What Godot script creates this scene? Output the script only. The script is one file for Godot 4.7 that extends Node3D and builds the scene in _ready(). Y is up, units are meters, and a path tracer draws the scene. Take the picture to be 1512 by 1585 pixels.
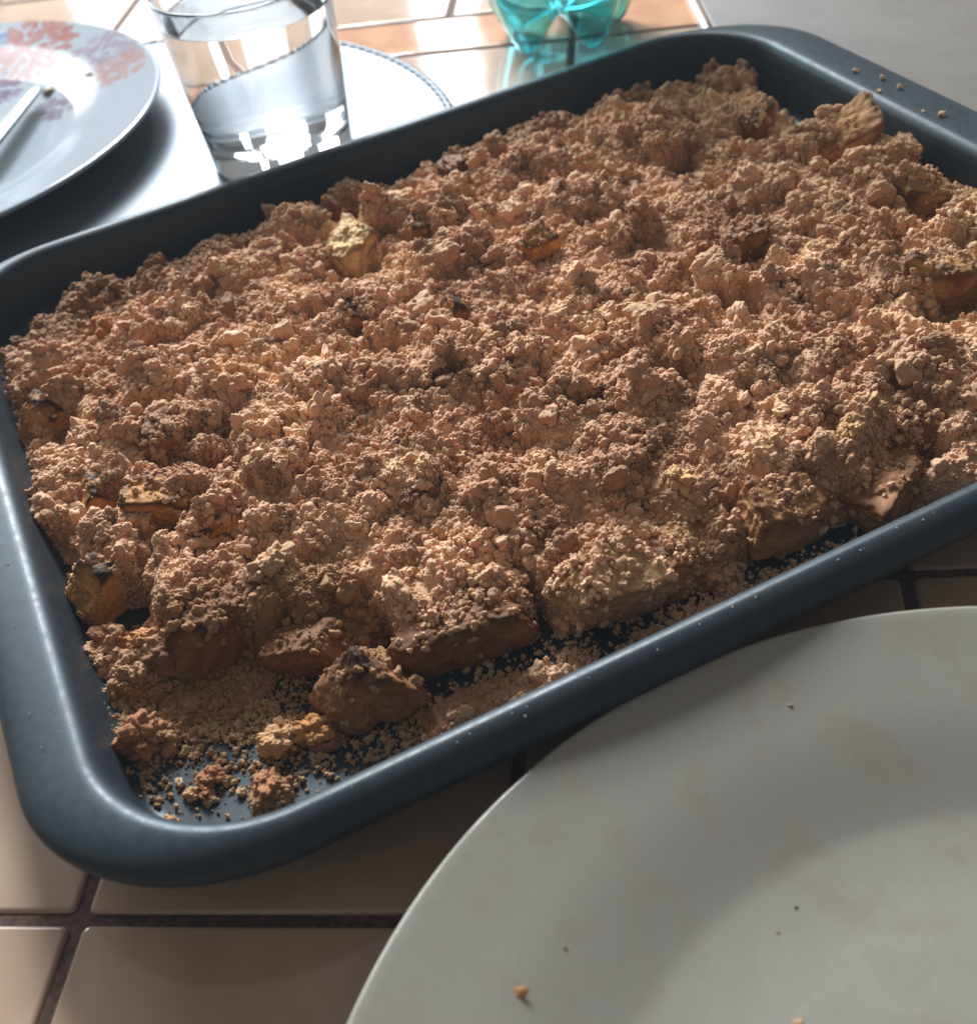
extends Node3D
# Close-up of an apple crumble in a dark baking tray on a tiled table, lit from behind by a window.
# Table top is y = 0; tray frame: u along the long side, v towards the viewer, millimetres.

const S := 0.27
const TRAY_TURN := 0.326813
const TRAY_AT := Vector3(0.02747, 0.0, -0.37565)
const TILE_TURN := -0.202292
const FLOOR := 5.2       # mm, inside floor of the tray
const RIM := 29.7        # mm, top of the tray's wall

var rng := RandomNumberGenerator.new()
var M := {}
var ico := {}
var used := {}

# ------------------------------------------------------------------ helpers
func numbered(called: String) -> String:
	var n: int = used.get(called, -1) + 1
	used[called] = n
	return called if n == 0 else "%s_%03d" % [called, n]

func tag(o: Node, label: String, category := "", group := "", kind := "") -> Node:
	if label: o.set_meta("label", label)
	if category: o.set_meta("category", category)
	if group: o.set_meta("group", group)
	if kind: o.set_meta("kind", kind)
	return o

func put(called: String, mesh: Mesh, mat: Material, parent: Node = null) -> MeshInstance3D:
	var o := MeshInstance3D.new()
	o.mesh = mesh
	o.material_override = mat
	if parent == null:
		o.name = numbered(called)
		add_child(o, true)
	else:
		var k := 0
		while parent.has_node(called if k == 0 else "%s_%03d" % [called, k]): k += 1
		o.name = called if k == 0 else "%s_%03d" % [called, k]
		parent.add_child(o, true)
	return o

func thing(called: String, at: Vector3, turn := 0.0) -> Node3D:
	var o := Node3D.new()
	o.name = numbered(called)
	add_child(o, true)
	o.position = at
	o.rotation.y = turn
	return o

func lin(r: float, g: float, b: float, a := 1.0) -> Color:
	return Color(r, g, b, a).linear_to_srgb()

func mat(col: Color, rough: float, metal := 0.0, spec := 0.5) -> StandardMaterial3D:
	var m := StandardMaterial3D.new()
	m.albedo_color = col
	m.roughness = rough
	m.metallic = metal
	m.metallic_specular = spec
	return m

func noise(freq: float, sd: int, octaves := 3, kind := FastNoiseLite.TYPE_SIMPLEX_SMOOTH) -> FastNoiseLite:
	var n := FastNoiseLite.new()
	n.noise_type = kind
	n.seed = sd
	n.frequency = freq
	n.fractal_octaves = octaves
	n.fractal_type = FastNoiseLite.FRACTAL_FBM if octaves > 1 else FastNoiseLite.FRACTAL_NONE
	return n

func noise_tex(freq: float, sd: int, size := 512, normal := false, bump := 4.0, octaves := 4) -> NoiseTexture2D:
	var t := NoiseTexture2D.new()
	t.width = size
	t.height = size
	t.seamless = true
	t.noise = noise(freq, sd, octaves)
	t.as_normal_map = normal
	t.bump_strength = bump
	return t

func ramp(t: NoiseTexture2D, a: Color, b: Color, lo := 0.3, hi := 0.7) -> NoiseTexture2D:
	var g := Gradient.new()
	g.offsets = PackedFloat32Array([lo, hi])
	g.colors = PackedColorArray([a, b])
	t.color_ramp = g
	return t

func smooth_mesh(v: PackedVector3Array, idx: PackedInt32Array, col := PackedColorArray(), uv := PackedVector2Array(), flip := false) -> ArrayMesh:
	# index triples run counter-clockwise seen from outside; they are turned here for Godot
	var n := PackedVector3Array()
	n.resize(v.size())
	var ii := idx.duplicate()
	for t in range(0, idx.size(), 3):
		var a := idx[t]
		var b := idx[t + 1]
		var c := idx[t + 2]
		if flip:
			var s := b
			b = c
			c = s
		var f := (v[b] - v[a]).cross(v[c] - v[a])
		n[a] += f
		n[b] += f
		n[c] += f
		ii[t] = a
		ii[t + 1] = c
		ii[t + 2] = b
	for i in n.size(): n[i] = n[i].normalized()
	return raw_mesh(v, n, ii, col, uv)

func raw_mesh(v: PackedVector3Array, n: PackedVector3Array, ii: PackedInt32Array, col := PackedColorArray(), uv := PackedVector2Array()) -> ArrayMesh:
	var arr := []
	arr.resize(Mesh.ARRAY_MAX)
	arr[Mesh.ARRAY_VERTEX] = v
	arr[Mesh.ARRAY_NORMAL] = n
	arr[Mesh.ARRAY_INDEX] = ii
	if col.size(): arr[Mesh.ARRAY_COLOR] = col
	if uv.size(): arr[Mesh.ARRAY_TEX_UV] = uv
	var m := ArrayMesh.new()
	m.add_surface_from_arrays(Mesh.PRIMITIVE_TRIANGLES, arr)
	return m

func ico_sphere(level: int) -> Array:
	if ico.has(level): return ico[level]
	var v := PackedVector3Array()
	var f := PackedInt32Array()
	if level == 0:
		var t := (1.0 + sqrt(5.0)) / 2.0
		for p in [[-1, t, 0], [1, t, 0], [-1, -t, 0], [1, -t, 0], [0, -1, t], [0, 1, t], [0, -1, -t], [0, 1, -t], [t, 0, -1], [t, 0, 1], [-t, 0, -1], [-t, 0, 1]]:
			v.append(Vector3(p[0], p[1], p[2]).normalized())
		f = PackedInt32Array([0, 11, 5, 0, 5, 1, 0, 1, 7, 0, 7, 10, 0, 10, 11, 1, 5, 9, 5, 11, 4, 11, 10, 2, 10, 7, 6, 7, 1, 8, 3, 9, 4, 3, 4, 2, 3, 2, 6, 3, 6, 8, 3, 8, 9, 4, 9, 5, 2, 4, 11, 6, 2, 10, 8, 6, 7, 9, 8, 1])
	else:
		var low := ico_sphere(level - 1)
		v = low[0].duplicate()
		var lf: PackedInt32Array = low[1]
		var mid := {}
		for t in range(0, lf.size(), 3):
			var m := [0, 0, 0]
			for e in 3:
				var a := lf[t + e]
				var b := lf[t + (e + 1) % 3]
				var key := mini(a, b) * 65536 + maxi(a, b)
				if not mid.has(key):
					mid[key] = v.size()
					v.append((v[a] + v[b]).normalized())
				m[e] = mid[key]
			f.append_array(PackedInt32Array([lf[t], m[0], m[2], lf[t + 1], m[1], m[0], lf[t + 2], m[2], m[1], m[0], m[1], m[2]]))
	ico[level] = [v, f]
	return ico[level]

func lathe(profile: Array, segs := 96, _closed := true, wobble = null) -> ArrayMesh:
	# profile runs from the bottom middle, outside upwards, so that the outside faces out
	var v := PackedVector3Array()
	var idx := PackedInt32Array()
	var uv := PackedVector2Array()
	var n := profile.size()
	for i in n:
		var p: Vector2 = profile[i]
		for k in segs:
			var a := TAU * k / segs
			var q := Vector3(p.x * cos(a), p.y, p.x * sin(a))
			if wobble != null: q = wobble.call(q, a, i)
			v.append(q)
			uv.append(Vector2(q.x, q.z))
	for i in n - 1:
		for k in segs:
			var a := i * segs + k
			var b := i * segs + (k + 1) % segs
			var c := a + segs
			var d := b + segs
			idx.append_array(PackedInt32Array([a, c, b, b, c, d]))
	return smooth_mesh(v, idx, PackedColorArray(), uv)

func arc(c: Vector2, r: float, a0: float, a1: float, n := 6) -> Array:
	var o := []
	for i in n + 1:
		var a := deg_to_rad(lerpf(a0, a1, float(i) / n))
		o.append(c + Vector2(cos(a), sin(a)) * r)
	return o

func rounded_slab(sx: float, sz: float, h: float, bev: float, corner := 0.0) -> ArrayMesh:
	# a slab with its upper edges rounded over, base at y = 0, its middle at the origin
	var v := PackedVector3Array()
	var idx := PackedInt32Array()
	var rings := [[0.0, 0.0], [0.0, h - bev], [bev * 0.12, h - bev * 0.5], [bev * 0.4, h - bev * 0.16], [bev, h]]
	var r0 := maxf(corner, bev * 1.3)
	var per := 0
	for rg in rings:
		var o: float = rg[0]
		var first := v.size()
		for cnr in 4:
			for k in 5:
				var a := PI / 2 * (cnr + k / 4.0)
				var cx := (sx / 2 - r0) * (1.0 if cnr == 0 or cnr == 3 else -1.0)
				var cz := (sz / 2 - r0) * (1.0 if cnr < 2 else -1.0)
				v.append(Vector3(cx + cos(a) * (r0 - o), rg[1], cz + sin(a) * (r0 - o)))
		per = v.size() - first
	for i in rings.size() - 1:
		for k in per:
			var a := i * per + k
			var b := i * per + (k + 1) % per
			idx.append_array(PackedInt32Array([a, a + per, b, b, a + per, b + per]))
	v.append(Vector3(0, h, 0))
	var top := (rings.size() - 1) * per
	for k in per:
		idx.append_array(PackedInt32Array([top + k, v.size() - 1, top + (k + 1) % per]))
	return smooth_mesh(v, idx)

func tray_point(u: float, y: float, v: float) -> Vector3:
	return TRAY_AT + Basis(Vector3.UP, TRAY_TURN) * (Vector3(u, y, v) * 0.001)

# ------------------------------------------------------------------ scene
func _ready() -> void:
	rng.seed = 7
	camera_and_light()
	materials()
	table()
	beige_mat()
	silver_charger()
	tray()
	crumble()
	white_plate()
	flower_plate()
	glass_of_water()
	bottle()
	small_bits()

func camera_and_light() -> void:
	var cam := Camera3D.new()
	cam.name = "camera"
	add_child(cam)
	var p := 0.730483
	var r := -0.182241
	var rt := Vector3.RIGHT
	var fw := Vector3(0, -sin(p), -cos(p))
	var up := rt.cross(fw)
	cam.transform = Transform3D(Basis(rt * cos(r) + up * sin(r), up * cos(r) - rt * sin(r), -fw), Vector3(0, S, 0))
	var lens := CameraAttributesPhysical.new()
	lens.frustum_focal_length = 24.0 * 1935.0 / 1585.0
	lens.frustum_focus_distance = 0.385
	lens.frustum_near = 0.01
	lens.frustum_far = 60.0
	lens.exposure_aperture = lens.frustum_focal_length / 3.0
	cam.attributes = lens
	cam.fov = rad_to_deg(2.0 * atan(792.5 / 1935.0))
	cam.near = 0.01
	cam.far = 60.0
	cam.current = true
	var e := Environment.new()
	e.background_mode = Environment.BG_COLOR
	e.background_color = lin(0.70, 0.67, 0.62)
	e.background_energy_multiplier = 0.18
	e.tonemap_mode = Environment.TONE_MAPPER_LINEAR
	e.tonemap_exposure = 1.66
	e.fog_enabled = true          # the faint bright veil of steam and window light
	e.fog_density = 0.03
	e.fog_light_color = Color(0.90, 0.95, 1.0)
	e.sdfgi_enabled = true
	e.ssao_enabled = true
	e.ssil_enabled = true
	var w := WorldEnvironment.new()
	w.name = "room_air"
	w.environment = e
	add_child(w)
	# the room's window behind the table: upper panes clear, lower panes behind a net curtain
	for b in [[-1.60, -0.80, 0.30, 1.50, 2.4], [-0.48, -0.13, 0.30, 0.78, 1.1], [0.03, 0.12, 0.30, 0.78, 2.6], [-0.52, -0.04, 0.82, 1.38, 25.0], [0.03, 0.36, 0.82, 1.38, 9.0]]:
		var l := AreaLight3D.new()
		l.name = "window_pane_light"
		l.area_size = Vector2(b[1] - b[0], b[3] - b[2])
		l.area_normalize_energy = false
		l.light_energy = b[4]
		l.light_color = Color(0.93, 0.97, 1.0)
		l.shadow_enabled = true
		l.area_range = 12.0
		l.position = Vector3((b[0] + b[1]) / 2, (b[2] + b[3]) / 2, -2.0)
		l.rotation.y = PI
		add_child(l, true)

func materials() -> void:
	var m := mat(Color.WHITE, 0.10, 0.0, 0.5)
	m.albedo_texture = ramp(noise_tex(0.008, 11, 512), lin(0.38, 0.255, 0.178), lin(0.44, 0.31, 0.225))
	m.uv1_triplanar = true
	m.uv1_world_triplanar = true
	m.uv1_scale = Vector3.ONE * 4.0
	m.normal_enabled = true
	m.normal_texture = noise_tex(0.006, 3, 512, true, 3.0, 2)
	m.normal_scale = 0.12
	M.tile = m
	var o: StandardMaterial3D = m.duplicate()
	o.albedo_texture = ramp(noise_tex(0.02, 12, 512), lin(0.42, 0.21, 0.12), lin(0.48, 0.26, 0.15))
	M.tile_orange = o
	M.grout = mat(Color.WHITE, 0.9)
	M.grout.albedo_texture = ramp(noise_tex(0.05, 5, 256), lin(0.055, 0.028, 0.018), lin(0.11, 0.055, 0.035))
	M.grout.uv1_triplanar = true
	M.grout.uv1_scale = Vector3.ONE * 20.0
	var t := mat(Color.WHITE, 0.3, 0.12, 0.35)
	t.albedo_texture = ramp(noise_tex(0.02, 21, 512), lin(0.024, 0.032, 0.038), lin(0.029, 0.038, 0.045))
	t.roughness_texture = ramp(noise_tex(0.03, 22, 512), Color(0.40, 0.40, 0.40), Color(0.50, 0.50, 0.50))
	t.roughness = 1.0
	t.uv1_triplanar = true
	t.uv1_scale = Vector3.ONE * 14.0
	t.normal_enabled = true
	t.normal_texture = noise_tex(0.3, 23, 512, true, 2.0, 2)
	t.normal_scale = 0.045
	M.tray = t
	var c := mat(Color.WHITE, 0.85, 0.0, 0.35)
	c.vertex_color_use_as_albedo = true
	c.normal_enabled = true
	c.normal_texture = noise_tex(0.045, 33, 256, true, 8.0, 4)
	c.normal_scale = 0.4
	c.uv1_triplanar = true
	c.uv1_world_triplanar = true
	c.uv1_scale = Vector3.ONE * 120.0
	c.backlight_enabled = true
	c.backlight = Color(0.62, 0.44, 0.30)
	M.crumb = c
	var a := mat(Color.WHITE, 0.66, 0.0, 0.26)
	a.vertex_color_use_as_albedo = true
	a.normal_enabled = true
	a.normal_texture = noise_tex(0.05, 31, 256, true, 6.0, 3)
	a.normal_scale = 0.4
	a.uv1_triplanar = true
	a.uv1_scale = Vector3.ONE * 60.0
	M.apple = a
	M.china = mat(Color.WHITE, 0.2, 0.0, 0.45)
	M.china.albedo_texture = ramp(noise_tex(0.012, 51, 512, false, 4.0, 4), lin(0.262, 0.238, 0.200), lin(0.245, 0.218, 0.172), 0.60, 0.82)
	M.china.roughness_texture = ramp(noise_tex(0.02, 52, 512), Color(0.16, 0.16, 0.16), Color(0.34, 0.34, 0.34), 0.5, 0.75)
	M.china.roughness = 1.0
	M.china.uv1_triplanar = true
	M.china.uv1_scale = Vector3.ONE * 7.0
	M.silver = mat(lin(0.12, 0.132, 0.148), 0.34, 0.25, 0.2)
	M.steel = mat(lin(0.10, 0.115, 0.12), 0.38, 0.7)
	M.beige = mat(Color.WHITE, 0.5, 0.0, 0.4)
	M.beige.albedo_texture = ramp(noise_tex(0.02, 41, 256, false, 4.0, 2), lin(0.135, 0.114, 0.097), lin(0.146, 0.124, 0.106))
	M.beige.uv1_triplanar = true
	M.beige.uv1_scale = Vector3.ONE * 6.0
	M.trim = mat(lin(0.62, 0.60, 0.58), 0.35, 0.3)
	var g := mat(Color(1, 1, 1, 0.0), 0.0)
	g.refraction_enabled = true
	g.refraction_scale = 0.05
	M.glass = g
	var w := mat(Color(1, 1, 1, 0.0), 0.0)
	w.refraction_enabled = true
	w.refraction_scale = 0.033
	M.water = w
	var b := mat(Color(0.66, 0.93, 0.95, 0.0), 0.02)
	b.refraction_enabled = true
	b.refraction_scale = 0.05
	M.bottle = b
	M.cap = mat(lin(0.05, 0.22, 0.30), 0.4)

# ------------------------------------------------------------------ table
func table() -> void:
	var top := thing("tabletop", Vector3.ZERO, TILE_TURN)
	tag(top, "cream glazed tile tabletop with dark brown grout under everything", "", "", "structure")
	var bed := BoxMesh.new()
	bed.size = Vector3(1.5, 0.03, 1.7)
	var g := put("grout_bed", bed, M.grout, top)
	g.position = Vector3(-0.15, -0.0161, -0.62)
	var rows := [0.655, 0.25, -0.1555, -0.561, -0.967, -1.373, -1.779, -2.185, -2.490, -2.672, -3.077, -3.483, -3.889, -4.295]
	var gap := 0.0030
	for j in rows.size() - 1:
		var z0: float = rows[j] * S
		var z1: float = rows[j + 1] * S
		var orange := j == 8
		var d := z0 - z1 - gap
		var meshes := []
		for k in 3: meshes.append(rounded_slab(0.4015 * S * (2.0 if orange else 1.0) - gap - k * 0.0002, d - k * 0.0002, 0.006, 0.0016, 0.0022))
		var wide := 2.0 if orange else 1.0
		for i in range(-6, 7):
			if orange and i % 2 == 0: continue
			var x0 := (-0.567 + 0.4015 * i + (0.13 if j > 8 else 0.0)) * S
			var t := put("tile", meshes[rng.randi() % 3], M.tile_orange if orange else M.tile, top)
			t.position = Vector3(x0 + 0.4015 * S * wide / 2, -0.006 + rng.randf_range(-0.0001, 0.0001), (z0 + z1) / 2)
			t.rotation = Vector3(rng.randf_range(-0.0012, 0.0012), rng.randf_range(-0.002, 0.002), rng.randf_range(-0.0012, 0.0012))

func beige_mat() -> void:
	# its left edge runs from (0.1567, -0.646) to (0.1596, -0.691)
	var dirv := Vector3(0.0029, 0, -0.0451).normalized()
	var o := thing("table_mat", Vector3(0.1552, 0.0003, -0.622), atan2(-dirv.x, -dirv.z))
	tag(o, "smooth beige table mat with pale edging behind the tray's right end", "table mat")
	var b := put("sheet", rounded_slab(0.50, 0.60, 0.0026, 0.001, 0.012), M.beige, o)
	b.position = Vector3(0.2555, 0, -0.10)
	var e := put("edging", rounded_slab(0.0036, 0.60, 0.0034, 0.0014, 0.0016), M.trim, o)
	e.position = Vector3(0.0018, 0, -0.10)

func silver_charger() -> void:
	var o := thing("charger_plate", Vector3(-0.1680, 0.0004, -0.5840))
	tag(o, "round silver grey charger with a beaded rim under the glass and flowered plate", "charger plate")
	var R := 0.189
	var pr := [Vector2(0.0001, 0.0), Vector2(R - 0.002, 0.0)]
	pr.append_array(arc(Vector2(R - 0.001, 0.0012), 0.0012, -90, 90, 5))
	pr.append_array([Vector2(R - 0.006, 0.0023), Vector2(R - 0.012, 0.0018), Vector2(R - 0.03, 0.0017), Vector2(0.06, 0.0016), Vector2(0.0001, 0.0016)])
	put("disc", lathe(pr, 160), M.silver, o)
	# the rope edge: one ring of slanting beads
	var v := PackedVector3Array()
	var idx := PackedInt32Array()
	var n := 1440
	var mseg := 10
	for k in n:
		var a := TAU * k / n
		for j in mseg:
			var b := TAU * j / mseg
			var rr := 0.0018 * (1.0 + 0.22 * sin(a * 160.0 + b))
			v.append(Vector3(cos(a) * (R - 0.003 + rr * cos(b)), 0.0021 + rr * 0.75 * sin(b), sin(a) * (R - 0.003 + rr * cos(b))))
	for k in n:
		for j in mseg:
			var a := k * mseg + j
			var b := k * mseg + (j + 1) % mseg
			var c := ((k + 1) % n) * mseg + j
			var d := ((k + 1) % n) * mseg + (j + 1) % mseg
			idx.append_array(PackedInt32Array([a, b, c, b, d, c]))
	put("beaded_rim", smooth_mesh(v, idx), M.silver, o)

# ------------------------------------------------------------------ tray
func tray() -> void:
	var o := thing("baking_tray", TRAY_AT, TRAY_TURN)
	tag(o, "dark blue grey non-stick baking tray with rolled rim, filled with crumble", "baking tray")
	var hx := 186.8
	var hz := 159.6
	var cr := 44.0
	var P := []
	var N := []
	for c in 4:
		var cx := (hx - cr) * (1.0 if c == 0 or c == 3 else -1.0)
		var cz := (hz - cr) * (1.0 if c < 2 else -1.0)
		for k in 25:
			var a := PI / 2 * (c + k / 24.0)
			N.append(Vector2(cos(a), sin(a)))
			P.append(Vector2(cx, cz) + N[-1] * cr)
		# straight run to the next corner
		var nc := (c + 1) % 4
		var ncx := (hx - cr) * (1.0 if nc == 0 or nc == 3 else -1.0)
		var ncz := (hz - cr) * (1.0 if nc < 2 else -1.0)
		var nn: Vector2 = N[-1]
		var to := Vector2(ncx, ncz) + nn * cr
		var from: Vector2 = P[-1]
		for k in range(1, 12):
			N.append(nn)
			P.append(from.lerp(to, k / 12.0))
	var rings := []   # each: [kind, offset, y]; kind 0 body, 1 lip (offset is a share of the lip's width)
	rings.append([0, -60.0, FLOOR])
	rings.append([0, -13.0, FLOOR])
	for q in arc(Vector2(-12.0, FLOOR + 5.0), 5.0, 270, 345, 6): rings.append([0, q.x, q.y])
	rings.append([0, -4.6, RIM - 6.0])
	for q in arc(Vector2(1.4, RIM - 5.5), 5.5, 172, 100, 8): rings.append([0, q.x, q.y])
	var lip0 := rings.size() - 1
	var lip := [[0.08, 0.0], [0.2, 0.15], [0.35, 0.6], [0.5, 1.2], [0.65, 2.1], [0.8, 3.3], [0.9, 4.6], [0.97, 6.2], [1.0, 8.0], [0.985, 9.3], [0.93, 9.8], [0.88, 9.2], [0.86, 8.0], [0.8, 5.8], [0.6, 3.6], [0.3, 2.0], [0.1, 1.6]]
	for q in lip: rings.append([1, q[0], q[1]])
	var lip1 := rings.size() - 1
	for q in [[-1.0, RIM - 3.0], [-3.6, RIM - 6.5], [-6.4, FLOOR + 4.0], [-8.0, FLOOR + 1.0], [-11.5, FLOOR - 0.8], [-60.0, FLOOR - 0.8]]: rings.append([0, q[0], q[1]])
	var pts := []
	var per := P.size()
	for rg in rings:
		for i in per:
			var n: Vector2 = N[i]
			var ends := n.x * n.x
			var w := lerpf(8.0, 17.0 if n.x < 0 else 24.0, ends)
			var dropk := lerpf(0.85, 0.62, ends)
			var off: float = rg[1] * w + 0.4 if rg[0] == 1 else rg[1]
			var y: float = RIM - 0.02 - rg[2] * dropk if rg[0] == 1 else rg[2]
			var q: Vector2 = P[i] + n * off
			if off < -40: q = Vector2.ZERO + P[i] * 0.001
			pts.append(Vector3(q.x, y, q.y) * 0.001)
	var full := func(r0: int, r1: int) -> ArrayMesh:
		var v := PackedVector3Array()
		var nn := PackedVector3Array()
		var idx := PackedInt32Array()
		for r in range(r0, r1 + 1):
			for i in per:
				v.append(pts[r * per + i])
				var ra: int = maxi(r - 1, 0)
				var rb: int = mini(r + 1, rings.size() - 1)
				var along: Vector3 = pts[rb * per + i] - pts[ra * per + i]
				var round_: Vector3 = pts[r * per + (i + 1) % per] - pts[r * per + (i + per - 1) % per]
				var n := round_.cross(along).normalized()
				if r <= 1: n = Vector3.UP
				nn.append(n)
		for r in r1 - r0:
			for i in per:
				var a: int = r * per + i
				var b: int = r * per + (i + 1) % per
				idx.append_array(PackedInt32Array([a, a + per, b, b, a + per, b + per]))
		return raw_mesh(v, nn, idx)
	put("pan", full.call(0, lip0), M.tray, o)
	put("rolled_rim", full.call(lip0, lip1), M.tray, o)
	put("outer_wall", full.call(lip1, rings.size() - 1), M.tray, o)

# ------------------------------------------------------------------ crumble
const CELL := 0.7
const GU := 532
const GV := 452
var H := PackedFloat32Array()
var n_low: FastNoiseLite
var n_mid: FastNoiseLite
var n_brown: FastNoiseLite
var n_size: FastNoiseLite
var inst := []           # crumbs: [variant] -> array of [Transform3D, Color]
var loose := []

func gi(u: float, v: float) -> int:
	var i := clampi(int((u + 186.0) / CELL), 0, GU - 1)
	var j := clampi(int((v + 158.0) / CELL), 0, GV - 1)
	return j * GU + i

func hat(u: float, v: float) -> float:
	return H[gi(u, v)]

func normal_at(u: float, v: float) -> Vector3:
	var d := 1.0
	return Vector3(hat(u - d, v) - hat(u + d, v), 2.0 * d, hat(u, v - d) - hat(u, v + d)).normalized()

func stamp(u: float, v: float, ru: float, rv: float, y: float, h: float, turn: float, p := 2.0) -> void:
	# an upper half of an ellipsoid set on height y
	var rm := maxf(ru, rv)
	var i0 := clampi(int((u - rm + 186.0) / CELL), 0, GU - 1)
	var i1 := clampi(int((u + rm + 186.0) / CELL) + 1, 0, GU - 1)
	var j0 := clampi(int((v - rm + 158.0) / CELL), 0, GV - 1)
	var j1 := clampi(int((v + rm + 158.0) / CELL) + 1, 0, GV - 1)
	var c := cos(turn)
	var s := sin(turn)
	for j in range(j0, j1 + 1):
		var dv := j * CELL - 158.0 - v
		for i in range(i0, i1 + 1):
			var du := i * CELL - 186.0 - u
			var a := (du * c + dv * s) / ru
			var b := (-du * s + dv * c) / rv
			var q := a * a + b * b
			if q < 1.0:
				var hh := y + h * sqrt(1.0 - pow(q, p * 0.5))
				if hh > H[j * GU + i]: H[j * GU + i] = hh

func carve(u: float, v: float, ru: float, rv: float, y: float, turn := 0.0) -> void:
	var rm := maxf(ru, rv) * 1.3
	var i0 := clampi(int((u - rm + 186.0) / CELL), 0, GU - 1)
	var i1 := clampi(int((u + rm + 186.0) / CELL) + 1, 0, GU - 1)
	var j0 := clampi(int((v - rm + 158.0) / CELL), 0, GV - 1)
	var j1 := clampi(int((v + rm + 158.0) / CELL) + 1, 0, GV - 1)
	var c := cos(turn)
	var s := sin(turn)
	for j in range(j0, j1 + 1):
		var dv := j * CELL - 158.0 - v
		for i in range(i0, i1 + 1):
			var du := i * CELL - 186.0 - u
			var a := (du * c + dv * s) / ru
			var b := (-du * s + dv * c) / rv
			var q := sqrt(a * a + b * b) + 0.12 * n_mid.get_noise_2d(i * CELL * 1.4, j * CELL * 1.4)
			if q < 1.25:
				var k := j * GU + i
				if H[k] > y: H[k] = lerpf(y, H[k], smoothstep(0.7, 1.25, q))

func crumb_shape(sd: int, level: int, planes: int, grains: float) -> ArrayMesh:
	# an irregular broken crumb: soft planes, dents, and grains stuck to it
	var base := ico_sphere(level)
	var src: PackedVector3Array = base[0]
	var v := PackedVector3Array()
	v.resize(src.size())
	var r := RandomNumberGenerator.new()
	r.seed = sd
	var pn := []
	var ph := []
	for k in planes:
		pn.append(Vector3(r.randfn(), r.randfn(), r.randfn()).normalized())
		ph.append(r.randf_range(0.62, 1.05))
	var nl := noise(0.8, sd + 50, 2)
	var nf := noise(2.3, sd + 60, 2)
	var nc := noise(3.4, sd + 70, 1, FastNoiseLite.TYPE_CELLULAR)
	nc.cellular_return_type = FastNoiseLite.RETURN_DISTANCE
	for i in src.size():
		var d := src[i]
		var sum := pow(1.0 / 1.25, 7.0)
		for k in planes:
			var q: float = maxf(0.0, pn[k].dot(d) / ph[k])
			sum += pow(q, 5.0)
		var rad := 1.0 / pow(sum, 1.0 / 5.0)
		rad *= 1.0 + 0.42 * nl.get_noise_3dv(d) + 0.14 * nf.get_noise_3dv(d) + grains * (-0.5 * nc.get_noise_3dv(d))
		v[i] = d * rad
	return smooth_mesh(v, base[1])

func cluster_shape(sd: int, level: int, grains: int, small: float, big: float) -> ArrayMesh:
	# grains baked together: what shows from outside is the farthest grain in each direction
	var base := ico_sphere(level)
	var src: PackedVector3Array = base[0]
	var r := RandomNumberGenerator.new()
	r.seed = sd
	var gc := PackedVector3Array()
	var gr := PackedFloat32Array()
	var squash := Vector3(1.0, r.randf_range(0.65, 0.9), r.randf_range(0.75, 1.0))
	for k in grains:
		var c := Vector3(r.randfn(), r.randfn(), r.randfn()).normalized() * r.randf_range(0.35, 0.85) * squash
		gc.append(c)
		gr.append(r.randf_range(small, big))
	var nf := noise(1.9, sd + 60, 2)
	var ns := noise(4.5, sd + 61, 2)
	var v := PackedVector3Array()
	v.resize(src.size())
	for i in src.size():
		var d := src[i]
		var far := 0.42
		for k in grains:
			var b := d.dot(gc[k])
			var q := gr[k] * gr[k] - gc[k].length_squared() + b * b
			if b > 0.0 and q > 0.0: far = maxf(far, b + sqrt(q))
		v[i] = d * far * (1.0 + 0.17 * nf.get_noise_3dv(d) + 0.07 * ns.get_noise_3dv(d))
	return smooth_mesh(v, base[1])

func crumb_colour(u: float, v: float, y: float) -> Color:
	var t := clampf(0.5 + 1.3 * n_brown.get_noise_2d(u, v) + rng.randfn(0.0, 0.11), 0.0, 1.0)
	var c := Color(0.74, 0.455, 0.268).lerp(Color(0.50, 0.272, 0.150), t)
	var yellow := clampf((u - 90.0) / 90.0 + n_low.get_noise_2d(u * 1.3, v * 1.3), 0.0, 1.0) * 0.6
	c = c.lerp(Color(0.68, 0.45, 0.21), yellow * (1.0 - 0.6 * t))
	var dark := n_brown.get_noise_2d(u * 2.7 + 500.0, v * 2.7) + 0.012 * (y - 24.0)
	if dark > 0.29: c = c.lerp(Color(0.22, 0.105, 0.052), clampf((dark - 0.29) * 4.0, 0.0, 0.65))
	# more thoroughly browned where the layer is thin, in the corner and along the walls
	if u < -100.0 and v > 70.0: c = c.lerp(Color(0.31, 0.15, 0.06), clampf((v - 60.0) / 35.0, 0.0, 0.75))
	if u < -70.0 and v < -84.0: c = c.lerp(Color(0.25, 0.125, 0.062), clampf((-84.0 - v) / 30.0, 0.0, 0.75) * clampf((-70.0 - u) / 30.0, 0.0, 1.0))
	if v < -112.0: c = c.lerp(Color(0.22, 0.11, 0.055), clampf((-112.0 - v) / 20.0, 0.0, 0.7))
	return c

func add_crumb(list: Array, variant: int, at: Vector3, r: float, col: Color, flat := 1.0) -> void:
	var b := Basis.from_euler(Vector3(rng.randf() * TAU, rng.randf() * TAU, rng.randf() * TAU))
	b = b.scaled_local(Vector3(rng.randf_range(0.75, 1.3), rng.randf_range(0.65, 1.05) * flat, rng.randf_range(0.75, 1.15)) * r * 0.001)
	list[variant].append([Transform3D(b, at * 0.001), col])

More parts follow.
